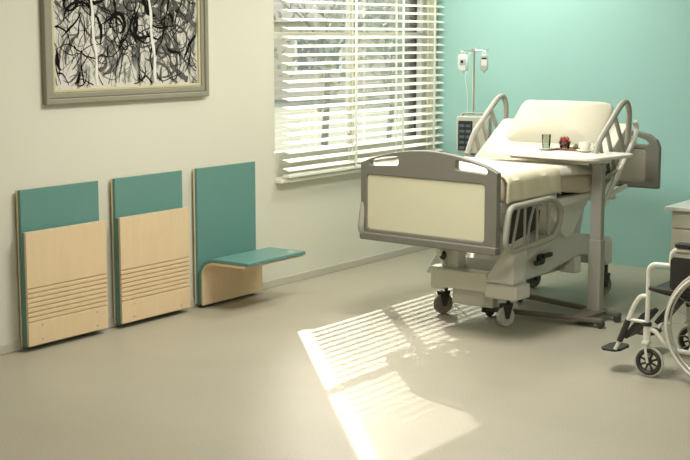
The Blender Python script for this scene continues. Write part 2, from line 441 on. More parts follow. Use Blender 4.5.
# ------------------------------------------------------------------ folding wall seats
SW_ = 0.555
def back_panel(t):
    b = BM(); box(b, 0.018, 0.027, 0.0, SW_, 0.02, 0.825, 0); obj('backing_board', b, M['ply_edge'], t, bevel=0.002)
    b = BM(); box(b, 0.027, 0.045, 0.004, SW_, 0.02, 0.825, 0); obj('back_panel', b, M['teal'], t, bevel=0.003)
    b = BM(); box(b, 0.0, 0.018, 0.06, SW_ - 0.06, 0.1, 0.75); obj('wall_batten', b, M['ply_edge'], t)
GY0, GY1 = -0.010, 0.556
def screws(t, x):
    for yy in (0.085, 0.475):
        for zz in (0.055, 0.130):
            b = BM(); lathe(b, [(0, 0.002), (0.005, 0.002), (0.006, 0), (0.0, 0)], 12, Matrix.Translation((x, yy, zz)) @ Matrix.Rotation(PI / 2, 4, 'Y'))
            obj('screw', b, M['steel'], t, smooth=True)
def closed_seat(loc, label):
    t = thing('folding_wall_seat', label, 'wall seat', loc, 0, 'folding wall seats under the painting')
    back_panel(t)
    x0, x1 = 0.077, 0.092
    pts = [(x0, 0.03), (x1, 0.03)]
    for i in range(8):
        zc = 0.155 + i * 0.0243
        pts += [(x1, zc - 0.0032), (x1 - 0.009, zc - 0.0022), (x1 - 0.009, zc + 0.0022), (x1, zc + 0.0032)]
    pts += [(x1, 0.615), (x0, 0.615)]
    b = BM(); prism(b, pts, GY0, GY1, XZ); obj('grooved_flap', b, M['ply'], t, bevel=0.0015)
    b = BM(); box(b, 0.045, 0.077, GY0 + 0.006, GY1 - 0.004, 0.024, 0.612); obj('seat_cushion', b, M['teal'], t, bevel=0.004)
    screws(t, x1)
    return t
closed_seat((0, 4.658, 0), 'folded wall seat furthest left, teal back with grooved birch flap closed')
closed_seat((0, 5.332, 0), 'folded wall seat with closed grooved birch flap, middle of the three')
t = thing('folding_wall_seat', 'teal wall seat nearest the window with its seat folded down', 'wall seat', (0, 6.010, 0), 0, 'folding wall seats under the painting')
back_panel(t)
def arc(cx, cz, r, a0, a1, n=10): return [(cx + r * math.cos(math.radians(a0 + (a1 - a0) * i / n)), cz + r * math.sin(math.radians(a0 + (a1 - a0) * i / n))) for i in range(n + 1)]
outer = [(0.077, 0.02), (0.077, 0.19)] + arc(0.167, 0.19, 0.090, 180, 90) + [(0.40, 0.268), (0.40, 0.256)] + arc(0.167, 0.19, 0.075, 90, 180) + [(0.092, 0.19), (0.092, 0.02)]
outer = [(0.077, 0.02)] + arc(0.167, 0.19, 0.090, 180, 90) + [(0.405, 0.280), (0.405, 0.267)] + arc(0.167, 0.19, 0.076, 90, 180) + [(0.091, 0.02)]
b = BM(); prism(b, outer, GY0, GY1, XZ); obj('grooved_flap', b, M['ply'], t, bevel=0.0015)
top = [(0.055, 0.02)] + [(0.055, 0.19)] + arc(0.167, 0.19, 0.112, 176, 92, 9) + [(0.428, 0.302), (0.428, 0.281)] + arc(0.167, 0.19, 0.0905, 90, 180) + [(0.0765, 0.02)]
b = BM(); prism(b, top, GY0 + 0.004, GY1 - 0.004, XZ); obj('seat_cushion', b, M['teal'], t, bevel=0.004)
screws(t, 0.091)
b = BM(); lathe(b, [(0, 0.0015), (0.026, 0.0015), (0.026, 0), (0, 0)], 20, Matrix.Translation((0.375, 0.475, 0.302)) @ Matrix.Diagonal((0.8, 1.0, 1, 1)))  # small pale disc on the open seat near its front corner
tag(obj('round_sticker', b, M['porcelain'], t), 'pale round sticker')

# ------------------------------------------------------------------ castors
def castor(parent, x, y, r, yaw, mtire, name='castor', w=0.028, top=None, dark=True):
    """wheel on the floor under (x, y), with a yoke of its own"""
    top = top or 2 * r + 0.035
    mt = Matrix.Translation((0, 0, r)) @ Matrix.Rotation(PI / 2, 4, 'X')
    b = BM(); lathe(b, [(0, -w / 2), (r * 0.5, -w / 2), (r * 0.55, -w * 0.35), (r * 0.72, -w * 0.4), (r * 0.93, -w / 2), (r, -w * 0.25), (r, w * 0.25), (r * 0.93, w / 2), (r * 0.72, w * 0.4), (r * 0.55, w * 0.35), (r * 0.5, w / 2), (0, w / 2)], 28, mt)
    o = obj(name, b, mtire, parent, smooth=True); o.location = (x, y, 0.0); o.rotation_euler = (0, 0, yaw)
    b = BM()
    for s in (-1, 1): prism(b, [(-0.012, r - 0.012), (0.012, r - 0.012), (0.035, 2 * r + 0.006), (0.0, 2 * r + 0.018), (-0.03, 2 * r + 0.006)], s * (w / 2 + 0.003), s * (w / 2 + 0.008), XZ)
    prism(b, rrect(-0.035, 0.04, -w / 2 - 0.009, w / 2 + 0.009, 0.012), 2 * r + 0.004, 2 * r + 0.016, XY)
    cyl(b, (0.018, 0, 2 * r + 0.01), (0.018, 0, top), 0.011)
    cyl(b, (0, -w / 2 - 0.012, r), (0, w / 2 + 0.012, r), 0.006, 8)
    f = obj('yoke', b, M['dark'], o, bevel=0.002)
    return o

# ------------------------------------------------------------------ hospital bed
bed = thing('hospital_bed', 'adjustable hospital bed with grey footboard, side rails and raised backrest', 'bed', (1.50, 6.205, 0), math.radians(-3))
# footboard
fbm = bpy.data.objects.new('footboard', None)
tophump = [(-0.456, 0.895)] + [(-0.44 + 0.88 * i / 16, 0.903 + 0.082 * math.sin(PI * min(1, max(0, (i / 16)))) ** 0.8) for i in range(17)] + [(0.456, 0.895)]
outer = fillet([Vector((a, b_, 0)) for a, b_ in [(-0.456, 0.475), (0.456, 0.475)]] + [], 0)
outer = [(-0.456, 0.485), (-0.458, 0.475), (0.458, 0.475), (0.456, 0.485)] + [(a, z_) for a, z_ in tophump[::-1]]
hl = [(-0.395, 0.905), (-0.385, 0.918), (-0.30, 0.936), (-0.20, 0.946), (-0.190, 0.938), (-0.190, 0.905), (-0.20, 0.895), (-0.30, 0.890), (-0.385, 0.884), (-0.395, 0.890)]
hr = [(-a, z_) for a, z_ in hl][::-1]
b = BM(); prism(b, outer, -0.02, 0.02, XZ, holes=[hl, hr, rrect(-0.412, 0.380, 0.530, 0.835, 0.02)])
fb = obj('footboard', b, M['bedgrey'], bed, bevel=0.008, seg=3)
fb.rotation_euler = (0, 0, math.radians(-3.5))
obj('footboard_panel', prism(BM(), rrect(-0.4115, 0.3795, 0.5305, 0.8345, 0.02), -0.014, 0.014, XZ), M['cream'], fb, bevel=0.003)
b = BM(); box(b, -0.458, 0.458, -0.030, 0.024, 0.470, 0.512); obj('bumper', b, M['bedgrey'], fb, bevel=0.008, seg=3)
# headboard
b = BM(); outer = [(-0.455, 0.64), (0.455, 0.64), (0.455, 0.90), (0.435, 0.945), (0.38, 0.980), (0.28, 1.0), (-0.28, 1.0), (-0.38, 0.980), (-0.435, 0.945), (-0.455, 0.90)]
hh = [(0.21, 0.925), (0.35, 0.92), (0.40, 0.905), (0.41, 0.90), (0.385, 0.935), (0.33, 0.955), (0.26, 0.965), (0.21, 0.965)]
hh = [(0.22, 0.92), (0.37, 0.915), (0.385, 0.925), (0.36, 0.945), (0.30, 0.962), (0.22, 0.968)]
prism(b, outer, 1.885, 1.925, XZ, holes=[rrect(-0.365, 0.365, 0.685, 0.885, 0.02), hh, [(-a, z_) for a, z_ in hh][::-1]])
hb = obj('headboard', b, M['bedgrey'], bed, bevel=0.008, seg=3)
obj('headboard_panel', prism(BM(), rrect(-0.3645, 0.3645, 0.6855, 0.8845, 0.02), 1.889, 1.921, XZ), mat('headboard_panel', (0.36, 0.33, 0.26, 1), 0.45, var=0.03), hb, bevel=0.003)
# mattress
VZ = YZ
BA = math.radians(33); BL = 0.50; PV = 1.16
ca, sa = math.cos(BA), math.sin(BA)
prof = [(0.045, 0.735), (0.66, 0.735), (0.98, 0.695), (PV, 0.70), (PV + BL * ca, 0.70 + BL * sa), (PV + BL * ca - 0.11 * sa, 0.70 + BL * sa + 0.11 * ca), (PV - 0.02 - 0.10 * sa, 0.725 + 0.11 * ca), (0.68, 0.862), (0.045, 0.870)]
b = BM(); prism(b, prof, -0.43, 0.43, VZ); obj('mattress', b, M['mattress'], bed, bevel=0.03, seg=4)
# blanket over the foot half: draped grid
def drape(name, v0, v1, ztop, hang, m, us=0.447, thick=0.012, wob=0.004, seed=1, zend=None):
    rnd = random.Random(seed); b = BM(); U = []
    for i in range(9): U.append((-us, -hang * (1 - i / 8), 0))
    for i in range(4): t_ = math.radians(180 - 90 * (i + 1) / 4); U.append((-us + 0.025 + 0.025 * math.cos(t_), -0.025 + 0.025 * math.sin(t_) + 0.0, 1))
    U = [(-us, -hang + (hang - 0.03) * i / 7) for i in range(8)] + [(-us + 0.03 - 0.03 * math.cos(math.radians(a_)), -0.03 + 0.03 * math.sin(math.radians(a_))) for a_ in (20, 45, 70, 90)]
    U += [(-us + 0.03 + (2 * us - 0.06) * i / 24, 0) for i in range(1, 24)]
    U += [(-a_, h_) for a_, h_ in U[:12][::-1]]
    nv = 36; rows = []
    for j in range(nv + 1):
        v = v0 + (v1 - v0) * j / nv; row = []
        zt = ztop + ((zend - ztop) * (j / nv) ** 2 if zend else 0)
        e = 1 - abs(2 * j / nv - 1); dip = -0.012 * max(0, 1 - e * 12)
        for k_, (u, h) in enumerate(U):
            w = wob * (math.sin(v * 23 + u * 3) + 0.6 * math.sin(v * 41 + h * 20))
            if h < -0.02: u += math.copysign(abs(w) * 1.2 + 0.002, u); w = 0.4 * w
            row.append(b.verts.new((u, v, zt + h + w * 0.6 + dip)))
        rows.append(row)
    for a_, c_ in zip(rows, rows[1:]):
        for k_ in range(len(U) - 1): b.faces.new((a_[k_], a_[k_ + 1], c_[k_ + 1], c_[k_]))
    o = obj(name, b, m, bed, smooth=True); s = o.modifiers.new('thick', 'SOLIDIFY'); s.thickness = thick; s.offset = 1
    return o
drape('blanket', 0.05, 0.62, 0.874, 0.135, M['blanket'])
drape('top_sheet', 0.60, 1.09, 0.868, 0.04, M['sheet'], wob=0.003, zend=0.835)
# sheet over the backrest
b = BM(); L = 0.46
prism(b, rrect(-0.435, 0.435, 0, L, 0.03), -0.07, 0.02, XY)
o = obj('backrest_sheet', b, M['sheet'], bed, bevel=0.008)
o.location = (0, PV - 0.11 * sa + 0.02, 0.712 + 0.11 * ca); o.rotation_euler = (BA, 0, 0)
# backrest frame
b = BM(); box(b, -0.42, 0.44, 0.0, 0.52, -0.030, -0.003); o = obj('backrest_frame', b, M['bedwhite'], bed, bevel=0.008)
o.location = (0, PV, 0.69); o.rotation_euler = (BA, 0, 0)
b = BM(); tube(b, [(0.515, 1.00, 0.61), (0.515, 1.12, 0.715), (0.515, 1.40, 0.985), (0.515, 1.44, 1.05), (0.515, 1.40, 1.09)], 0.014, 8, fr=0.03)
tube(b, [(0.515, 1.10, 0.665), (0.515, 1.17, 0.695), (0.515, 1.31, 0.715)], 0.014, 8, fr=0.02)
tube(b, [(0.515, 1.12, 0.71), (0.515, 1.16, 0.66)], 0.014, 8)
obj('backrest_hinge_arm', b, M['bedwhite'], bed, smooth=True)
# deck
b = BM(); box(b, -0.42, 0.42, 0.03, 0.66, 0.665, 0.733); box(b, -0.42, 0.42, 0.66, 1.08, 0.645, 0.694); obj('deck', b, M['bedwhite'], bed, bevel=0.012)
b = BM(); box(b, -0.25, 0.20, 1.08, 1.88, 0.655, 0.685); obj('head_deck_beam', b, M['railgrey'], bed, bevel=0.008)
# side rails
def railset(u, off, head):
    s = 1 if u > 0 else -1
    if not head:
        b = BM(); pts = [(u, 0.005, 0.60), (u, 0.03, 0.712), (u, 0.48, 0.722), (u, 0.585, 0.655), (u, 0.565, 0.56), (u, 0.50, 0.505), (u, 0.05, 0.478), (u, -0.01, 0.52)]
        tube(b, pts, 0.017, 10, closed=True, fr=0.05)
        r = obj('foot_side_rail', b, M['railgrey'], bed, smooth=True)
        for (va, za, vb, zb) in ((0.06, 0.485, 0.13, 0.71), (0.19, 0.487, 0.19, 0.71), (0.32, 0.495, 0.32, 0.71)):
            b = BM(); tube(b, [(u, va, za), (u, vb, zb)], 0.008, 8); obj('rail_bar', b, M['railgrey'], r, smooth=True)
        b = BM(); tube(b, [(u, 0.22, 0.49), (u, 0.235, 0.60), (u, 0.285, 0.70)], 0.008, 8, fr=0.03); tube(b, [(u, 0.35, 0.70), (u, 0.44, 0.70), (u, 0.44, 0.53)], 0.010, 8, fr=0.02)
        obj('rail_loop', b, M['railgrey'], r, smooth=True)
        b = BM(); prism(b, [(0.10, 0.51), (0.40, 0.56), (0.42, 0.66), (0.30, 0.70), (0.08, 0.68)], u - s * 0.055, u - s * 0.035, VZ); obj('rail_mount', b, M['dark'], r, bevel=0.006)
    else:
        P = lambda v, z_: (u, v + off, z_)
        b = BM(); tube(b, [P(0.93, 0.86), P(1.00, 0.985), P(1.28, 1.195), P(1.35, 1.215), P(1.39, 1.15), P(1.385, 1.00), P(1.33, 0.88)], 0.017, 10, fr=0.05)
        tube(b, [P(0.93, 0.86), P(1.05, 0.78), P(1.25, 0.80), P(1.33, 0.88)], 0.015, 10, fr=0.04)
        r = obj('head_side_rail', b, M['railgrey'], bed, smooth=True)
        for (va, za, vb, zb) in ((1.20, 1.13, 1.33, 0.93), (1.10, 1.06, 1.21, 0.84), (1.02, 0.99, 1.09, 0.82)):
            b = BM(); tube(b, [P(va, za), P(vb, zb)], 0.013, 8); obj('rail_bar', b, M['railgrey'], r, smooth=True)
        b = BM(); prism(b, [(1.02 + off, 0.74), (1.20 + off, 0.78), (1.18 + off, 0.86), (1.04 + off, 0.84)], u - s * 0.05, u - s * 0.012, VZ); obj('rail_mount', b, M['dark'], r, bevel=0.006)
railset(0.485, 0, False); railset(-0.445, 0, False); railset(0.485, 0.0, True); railset(-0.485, 0.22, True)
# undercarriage
b = BM(); prism(b, [(0.40, 0.24), (0.50, 0.34), (0.66, 0.41), (0.92, 0.445), (1.12, 0.44), (1.58, 0.365), (1.60, 0.345), (1.60, 0.195), (1.53, 0.190), (1.44, 0.27), (1.15, 0.300), (0.80, 0.245), (0.45, 0.235)], -0.29, 0.30, VZ)
obj('base_cover', b, M['hull'], bed, bevel=0.018, seg=3)
b = BM(); prism(b, [(0.72, 0.655), (1.24, 0.655), (1.20, 0.62), (1.06, 0.50), (1.02, 0.43), (0.94, 0.43), (0.80, 0.55)], -0.20, 0.33, VZ); obj('lift_arm', b, M['bedwhite'], bed, bevel=0.012)
b = BM(); prism(b, [(1.25, 0.36), (1.45, 0.36), (1.55, 0.67), (1.40, 0.67)], -0.15, 0.15, VZ); obj('lift_arm', b, M['bedwhite'], bed, bevel=0.012)
b = BM(); prism(b, rrect(-0.175, 0.175, 0.33, 0.43, 0.015), 0.185, 0.290, XY); obj('crossbeam', b, M['bedwhite'], bed, bevel=0.008)
b = BM(); prism(b, rrect(0.172, 0.375, 0.30, 0.46, 0.015), 0.165, 0.245, XY); obj('castor_housing', b, M['bedwhite'], bed, bevel=0.010)
b = BM(); prism(b, rrect(-0.215, -0.125, 0.34, 0.53, 0.02), 0.170, 0.300, XY); obj('castor_housing', b, M['bedwhite'], bed, bevel=0.010)
b = BM(); prism(b, rrect(-0.20, 0.185, 0.42, 1.40, 0.02), 0.20, 0.26, XY); obj('chassis', b, M['bedwhite'], bed, bevel=0.010)
b = BM(); box(b, -0.10, 0.17, 0.40, 0.46, 0.085, 0.19); obj('motor_box', b, M['bedwhite'], bed, bevel=0.008)
b = BM()
lo = [(0.17, 0.32), (0.345, 0.32), (0.345, 0.45), (0.17, 0.45)]; hi = [(0.262, 0.36), (0.33, 0.36), (0.33, 0.50), (0.262, 0.50)]
va = [b.verts.new((x, y, 0.245)) for x, y in lo]; vm = [b.verts.new((x, y, 0.27)) for x, y in lo]; vb = [b.verts.new((x, y, 0.44)) for x, y in hi]; vc = [b.verts.new((x, y, 0.67)) for x, y in hi]
b.faces.new(va); b.faces.new(vc)
for A_, B_ in ((va, vm), (vm, vb), (vb, vc)):
    for i in range(4): b.faces.new((A_[i], A_[(i + 1) % 4], B_[(i + 1) % 4], B_[i]))
obj('leg_support', b, M['bedwhite'], bed, bevel=0.008)
b = BM(); prism(b, [(0.38, 0.285), (0.46, 0.285), (0.42, 0.40), (0.36, 0.44), (0.30, 0.44), (0.30, 0.39)], -0.15, -0.12, VZ)
prism(b, [(0.38, 0.285), (0.46, 0.285), (0.50, 0.68), (0.44, 0.68)], -0.14, -0.05, VZ)
obj('leg_support', b, M['bedwhite'], bed, bevel=0.006)
b = BM(); soft(b, 0.022, 0.022, 0.026, 1.0, Matrix.Translation((-0.125, 0.34, 0.367)), 14, 10); obj('release_knob', b, M['dark'], bed, smooth=True)
b = BM(); tube(b, [(0.31, 0.66, 0.345), (0.335, 0.66, 0.35)], 0.030, 12); box(b, 0.32, 0.345, 0.58, 0.66, 0.32, 0.345); box(b, 0.32, 0.345, 0.66, 0.76, 0.352, 0.376); obj('brake_pedal', b, M['dark'], bed, bevel=0.004)
b = BM(); box(b, 0.20, 0.31, 1.10, 1.17, 0.20, 0.30); obj('bracket', b, M['bedwhite'], bed, bevel=0.008)
castor(bed, -0.205, 0.47, 0.060, math.radians(62), M['castor'], top=0.172)
castor(bed, 0.262, 0.385, 0.057, math.radians(70), M['castor_light'], top=0.168)
castor(bed, 0.265, 1.56, 0.060, math.radians(75), M['castor'], top=0.215)
castor(bed, -0.20, 1.50, 0.060, math.radians(75), M['castor'], top=0.245)
b = BM(); tube(b, [(0.10, 0.43, 0.07), (0.20, 0.42, 0.075)], 0.009, 8); tube(b, [(0.09, 0.43, 0.07), (0.105, 0.43, 0.07)], 0.020, 10); tube(b, [(0.10, 0.43, 0.07), (0.12, 0.44, 0.12)], 0.009, 8)
obj('steering_rod', b, M['dark'], bed, smooth=True)
# pillow: rests on the backrest, a thing of its own
def bedpt(u, v, z_):
    a_ = math.radians(-3); return Vector((1.50 + u * math.cos(a_) - v * math.sin(a_), 6.205 + u * math.sin(a_) + v * math.cos(a_), z_))
b = BM(); soft(b, 0.320, 0.175, 0.080, 0.26, wob=0.003, seed=4, nu=56, nv=24)
pl = obj('pillow', b, M['pillow'], smooth=True)
pl.location = bedpt(0.0, 1.425, 1.060); pl.rotation_euler = (math.radians(46), 0, math.radians(-3))
tag(pl, 'plump cream pillow leaning on the raised head of the bed', 'pillow')

# ------------------------------------------------------------------ overbed table
TA = math.radians(-10)
def tl_(x, y):
    x -= 2.115; y -= 7.02; return (x * math.cos(-TA) - y * math.sin(-TA), x * math.sin(-TA) + y * math.cos(-TA))
ot = thing('overbed_table', 'white topped overbed table on a grey post straddling the bed', 'table', (2.115, 7.02, 0), TA)
TT = 0.93
outl = rrect(-0.705, 0.075, -0.17, 0.275, 0.07, 6)
b = BM(); prism(b, outl, TT - 0.020, TT, XY); obj('tabletop', b, M['tabletop'], ot, bevel=0.006, seg=3)
b = BM(); box(b, -0.60, 0.02, -0.03, 0.10, TT - 0.045, TT - 0.020); obj('support_beam', b, M['bedwhite'], ot, bevel=0.006)
b = BM(); prism(b, rrect(-0.036, 0.036, -0.022, 0.022, 0.010), 0.45, TT - 0.0455, XY); obj('upper_post', b, M['postgrey'], ot, bevel=0.004)
b = BM(); prism(b, rrect(-0.042, 0.042, -0.027, 0.027, 0.012), 0.055, 0.46, XY); obj('lower_post', b, M['postgrey'], ot, bevel=0.004)
def arm(p0, p1, w=0.022, h0=0.030, h1=0.055):
    p0 = Vector(p0); p1 = Vector(p1); d = (p1 - p0).normalized(); n_ = Vector((-d.y, d.x)) * w
    q = [p0 + n_, p0 - n_, p1 - n_, p1 + n_]
    return prism(BM(), [(v.x, v.y) for v in q], h0, h1, XY)
obj('base_rail', arm(tl_(2.26, 7.03), tl_(1.50, 7.26)), M['basegrey'], ot, bevel=0.006)
obj('base_rail', arm(tl_(2.25, 6.83), tl_(1.56, 6.77)), M['basegrey'], ot, bevel=0.006)
b = BM(); prism(b, [tl_(2.05, 6.80), tl_(2.16, 6.81), tl_(2.18, 7.07), tl_(2.05, 7.11)], 0.034, 0.060, XY); obj('base_plate', b, M['basegrey'], ot, bevel=0.006)
for (x, y) in (tl_(2.245, 7.035), tl_(2.235, 6.83), tl_(1.52, 7.254), tl_(1.58, 6.77)):
    b = BM(); mt = Matrix.Translation((0, 0, 0.021)) @ Matrix.Rotation(PI / 2, 4, 'X')
    lathe(b, [(0, -0.022), (0.016, -0.022), (0.021, -0.016), (0.021, -0.005), (0.015, -0.003), (0.015, 0.003), (0.021, 0.005), (0.021, 0.016), (0.016, 0.022), (0, 0.022)], 18, mt)
    cyl(b, (0, 0, 0.021), (0, 0, 0.036), 0.008, 8)
    o = obj('castor', b, M['dark'], ot, smooth=True); o.location = (x, y, 0); o.rotation_euler = (0, 0, 0.4)

def tp(u, v, z_=TT):
    a_ = TA; return (2.115 + u * math.cos(a_) - v * math.sin(a_), 7.02 + u * math.sin(a_) + v * math.cos(a_), z_)
def saucer(name, loc, r, label, cat):
    b = BM(); lathe(b, [(0, 0.0), (r * 0.55, 0.0), (r * 0.6, 0.003), (r, 0.012), (r, 0.014), (r * 0.6, 0.007), (0, 0.005)], 32)
    o = obj(name, b, M['porcelain'], smooth=True); o.location = loc; return tag(o, label, cat)
G1 = tp(-0.437, 0.104)
saucer('saucer', G1, 0.058, 'small white saucer under the water glass on the overbed table', 'saucer')
b = BM(); lathe(b, [(0, 0.001), (0.022, 0.001), (0.0275, 0.085), (0.0262, 0.085), (0.021, 0.008), (0, 0.007)], 28)
o = obj('water_glass', b, M['tumbler'], smooth=True); o.location = (G1[0], G1[1], TT + 0.006)
tag(o, 'clear drinking glass standing on a saucer on the overbed table', 'glass')
G2 = tp(-0.352, 0.205)
b = BM(); prism(b, rrect(-0.10, 0.10, -0.06, 0.06, 0.02), 0.0, 0.006, XY)
for sy in (-1, 1): box(b, -0.09, 0.09, sy * 0.057 - 0.003, sy * 0.057 + 0.003, 0.006, 0.011)
o = obj('tray', b, M['tray'], bevel=0.002); o.location = G2; o.rotation_euler = (0, 0, TA); tag(o, 'small dark brown tray in the middle of the overbed table', 'tray')
# glass bowl of strawberries
G3 = tp(-0.378, 0.205, TT + 0.0062)
t = thing('dessert_bowl', 'clear glass bowl full of red strawberries on the brown tray', 'bowl', G3)
b = BM(); lathe(b, [(0, 0.0), (0.026, 0.0), (0.034, 0.03), (0.036, 0.045), (0.0345, 0.045), (0.032, 0.03), (0.024, 0.004), (0, 0.004)], 28); obj('bowl', b, M['tumbler'], t, smooth=True)
rnd = random.Random(2); gi = 0
for (bx, by, bz) in ((-.013, -.012, .019), (.014, -.011, .019), (0, .014, .019), (-.017, .004, .037), (.013, .009, .038), (.004, -.014, .040), (-.002, .002, .055), (-.016, -.01, .052), (.018, -.004, .054)):
    b = BM(); lathe(b, [(0, -0.015), (0.006, -0.011), (0.012, -0.001), (0.0125, 0.005), (0.008, 0.010), (0, 0.011)], 12, Matrix.Rotation(rnd.uniform(-.4, .4), 4, 'X') @ Matrix.Rotation(rnd.uniform(-.4, .4), 4, 'Y'))
    s = obj('strawberry', b, M['berry'], smooth=True); s.location = (G3[0] + bx, G3[1] + by, G3[2] + bz)
    tag(s, 'red strawberry with green cap piled in the glass bowl', 'strawberry', 'strawberries in the glass bowl')
    b = BM()
    for q in range(5):
        a_ = q * 2 * PI / 5; v1 = b.verts.new((0, 0, 0.0125)); v2 = b.verts.new((0.006 * math.cos(a_ - .35), 0.006 * math.sin(a_ - .35), 0.0115)); v3 = b.verts.new((0.015 * math.cos(a_), 0.015 * math.sin(a_), 0.014)); v4 = b.verts.new((0.006 * math.cos(a_ + .35), 0.006 * math.sin(a_ + .35), 0.0115)); b.faces.new((v1, v2, v3, v4))
    cyl(b, (0, 0, 0.011), (0.002, 0, 0.021), 0.0015, 6)
    obj('leaf_cap', b, M['leaf'], s)
b = BM(); lathe(b, [(0, 0), (0.008, 0.001), (0.015, 0.010), (0.0155, 0.016), (0.010, 0.026), (0.004, 0.031), (0, 0.030)], 20)
o = obj('lime', b, M['pear'], smooth=True); o.location = tp(-0.300, 0.205, TT + 0.0062); tag(o, 'small green lime beside the bowl of strawberries', 'fruit')
G4 = tp(-0.195, 0.145)
saucer('saucer', G4, 0.052, 'white saucer under the white cup on the overbed table', 'saucer')
t = thing('cup', 'plain white cup on a saucer near the post of the overbed table', 'cup', (G4[0], G4[1], TT + 0.006))
b = BM(); lathe(b, [(0, 0.001), (0.024, 0.001), (0.032, 0.02), (0.035, 0.055), (0.033, 0.055), (0.030, 0.02), (0.022, 0.005), (0, 0.005)], 28); obj('bowl', b, M['porcelain'], t, smooth=True)
b = BM(); tube(b, [(0.033, 0, 0.045), (0.052, 0, 0.044), (0.052, 0, 0.020), (0.031, 0, 0.016)], 0.0035, 8, fr=0.012); obj('handle', b, M['porcelain'], t, smooth=True)

# ------------------------------------------------------------------ IV stand
iv = thing('iv_stand', 'chrome drip stand with four hooks behind the bed by the window', 'drip stand', (0.60, 8.30, 0), math.radians(20))
b = BM(); cyl(b, (0, 0, 0.06), (0, 0, 0.80), 0.013); obj('lower_pole', b, M['steel'], iv, smooth=True)
b = BM(); cyl(b, (0, 0, 0.79), (0, 0, 1.495), 0.0085); obj('upper_pole', b, M['steel'], iv, smooth=True)
b = BM(); cyl(b, (0, 0, 0.77), (0, 0, 0.82), 0.019); obj('collar', b, M['dark'], iv, smooth=True)
b = BM()
for a_ in (0, 90, 180, 270):
    c_, s_ = math.cos(math.radians(a_)), math.sin(math.radians(a_))
    tube(b, [(0, 0, 1.488), (c_ * .065, s_ * .065, 1.488), (c_ * .078, s_ * .078, 1.478), (c_ * .092, s_ * .092, 1.488), (c_ * .096, s_ * .096, 1.505)], 0.004, 8)
obj('hook_crossbar', b, M['steel'], iv, smooth=True)
for q in range(5):
    a_ = q * 2 * PI / 5 + 0.3; c_, s_ = math.cos(a_), math.sin(a_)
    b = BM(); tube(b, [(0, 0, 0.085), (c_ * .12, s_ * .12, 0.07), (c_ * .22, s_ * .22, 0.055)], 0.012, 8); l_ = obj('leg', b, M['steel'], iv, smooth=True)
    b = BM(); lathe(b, [(0, -.01), (.022, -.01), (.025, 0), (.022, .01), (0, .01)], 16, Matrix.Translation((c_ * .22, s_ * .22, 0.025)) @ Matrix.Rotation(a_ + 1, 4, 'Z') @ Matrix.Rotation(PI / 2, 4, 'X')); cyl(b, (c_ * .22, s_ * .22, 0.025), (c_ * .22, s_ * .22, 0.05), 0.006); obj('castor', b, M['dark'], l_, smooth=True)
def drip_bag(loc, label, w, h, white, rz):
    t = thing('drip_bag', label, 'drip bag', loc, rz, 'drip bags on the stand')
    b = BM(); outl = [(-w / 2, -h * .85), (-w * .2, -h), (w * .2, -h), (w / 2, -h * .85), (w / 2, -.012), (w * .3, 0), (-w * .3, 0), (-w / 2, -.012)]
    prism(b, outl, -0.012, 0.012, XZ); obj('pouch', b, M['bag'] if white else M['fluid'], t, bevel=0.008, seg=3)
    b = BM(); prism(b, rrect(-w * .32, w * .32, -h * .66, -h * .30, 0.004), -0.0135, -0.0125, XZ); tag(obj('bag_label', b, M['paint_white'] if not white else M['fluid'], t), 'printed label')
    if white:
        b = BM(); prism(b, rrect(-w * .22, w * .02, -h * .52, -h * .36, 0.004), -0.0150, -0.0140, XZ); tag(obj('bag_mark', b, M['ink'], t), 'dark round mark')
    else:
        b = BM(); prism(b, rrect(-w * .28, w * .28, -h * .28, -h * .20, 0.002), -0.0150, -0.0140, XZ); tag(obj('bag_mark', b, M['ink'], t), 'dark printed band')
    b = BM(); ring(b, 0.010, 0.002, Matrix.Translation((0, 0, 0.008)) @ Matrix.Rotation(PI / 2, 4, 'X'), 16, 6); obj('hanging_loop', b, M['bag'], t, smooth=True)
    b = BM(); cyl(b, (0, 0, -h), (0, 0, -h - 0.016), 0.005); obj('port', b, M['steel'], t, smooth=True)
    return t
hk = lambda a_, r_: (0.60 + r_ * math.cos(math.radians(a_ + 20)), 8.30 + r_ * math.sin(math.radians(a_ + 20)))
q = hk(180, 0.105); drip_bag((0.530, 8.270, 1.461), 'white drip bag with dark mark on the left hook of the stand', 0.068, 0.115, True, math.radians(32))
drip_bag((0.670, 8.318, 1.461), 'clear drip bag with white label on the right hook of the stand', 0.058, 0.115, False, math.radians(30))
t = thing('drip_chamber', 'small clear drip chamber hanging beside the pole of the stand', 'drip chamber', (0.57, 8.255, 1.35))
b = BM(); lathe(b, [(0, 0), (.008, .004), (.010, .03), (.010, .055), (.004, .062), (0, .062)], 14); obj('chamber', b, M['fluid'], t, smooth=True)
b = BM(); tube(b, [(0, 0, .06), (.0, .01, .10), (.025, .03, .138)], .002, 6, fr=.02); tube(b, [(0, 0, 0), (-.01, -.01, -.04), (.015, -.015, -.14), (.02, -.02, -.29)], .002, 6, fr=.04); obj('tubing', b, M['bag'], t, smooth=True)
pm = thing('infusion_pump', 'beige infusion pump with dark keypad clamped to the drip stand', 'pump', (0.655, 8.232, 0.785), math.radians(12))
b = BM(); prism(b, rrect(-0.125, 0.105, 0.0, 0.255, 0.02), -0.035, 0.035, XZ); obj('pump_body', b, M['pump'], pm, bevel=0.008)
b = BM(); prism(b, rrect(-0.110, -0.008, 0.02, 0.225, 0.006), -0.040, -0.034, XZ); kp = obj('keypad', b, M['keypad'], pm, bevel=0.002)
for r_ in range(5):
    for c_ in range(2):
        b = BM(); prism(b, rrect(-0.10 + c_ * 0.045, -0.065 + c_ * 0.045, 0.03 + r_ * 0.038, 0.048 + r_ * 0.038, 0.003), -0.043, -0.0395, XZ); obj('button', b, M['button'], kp)
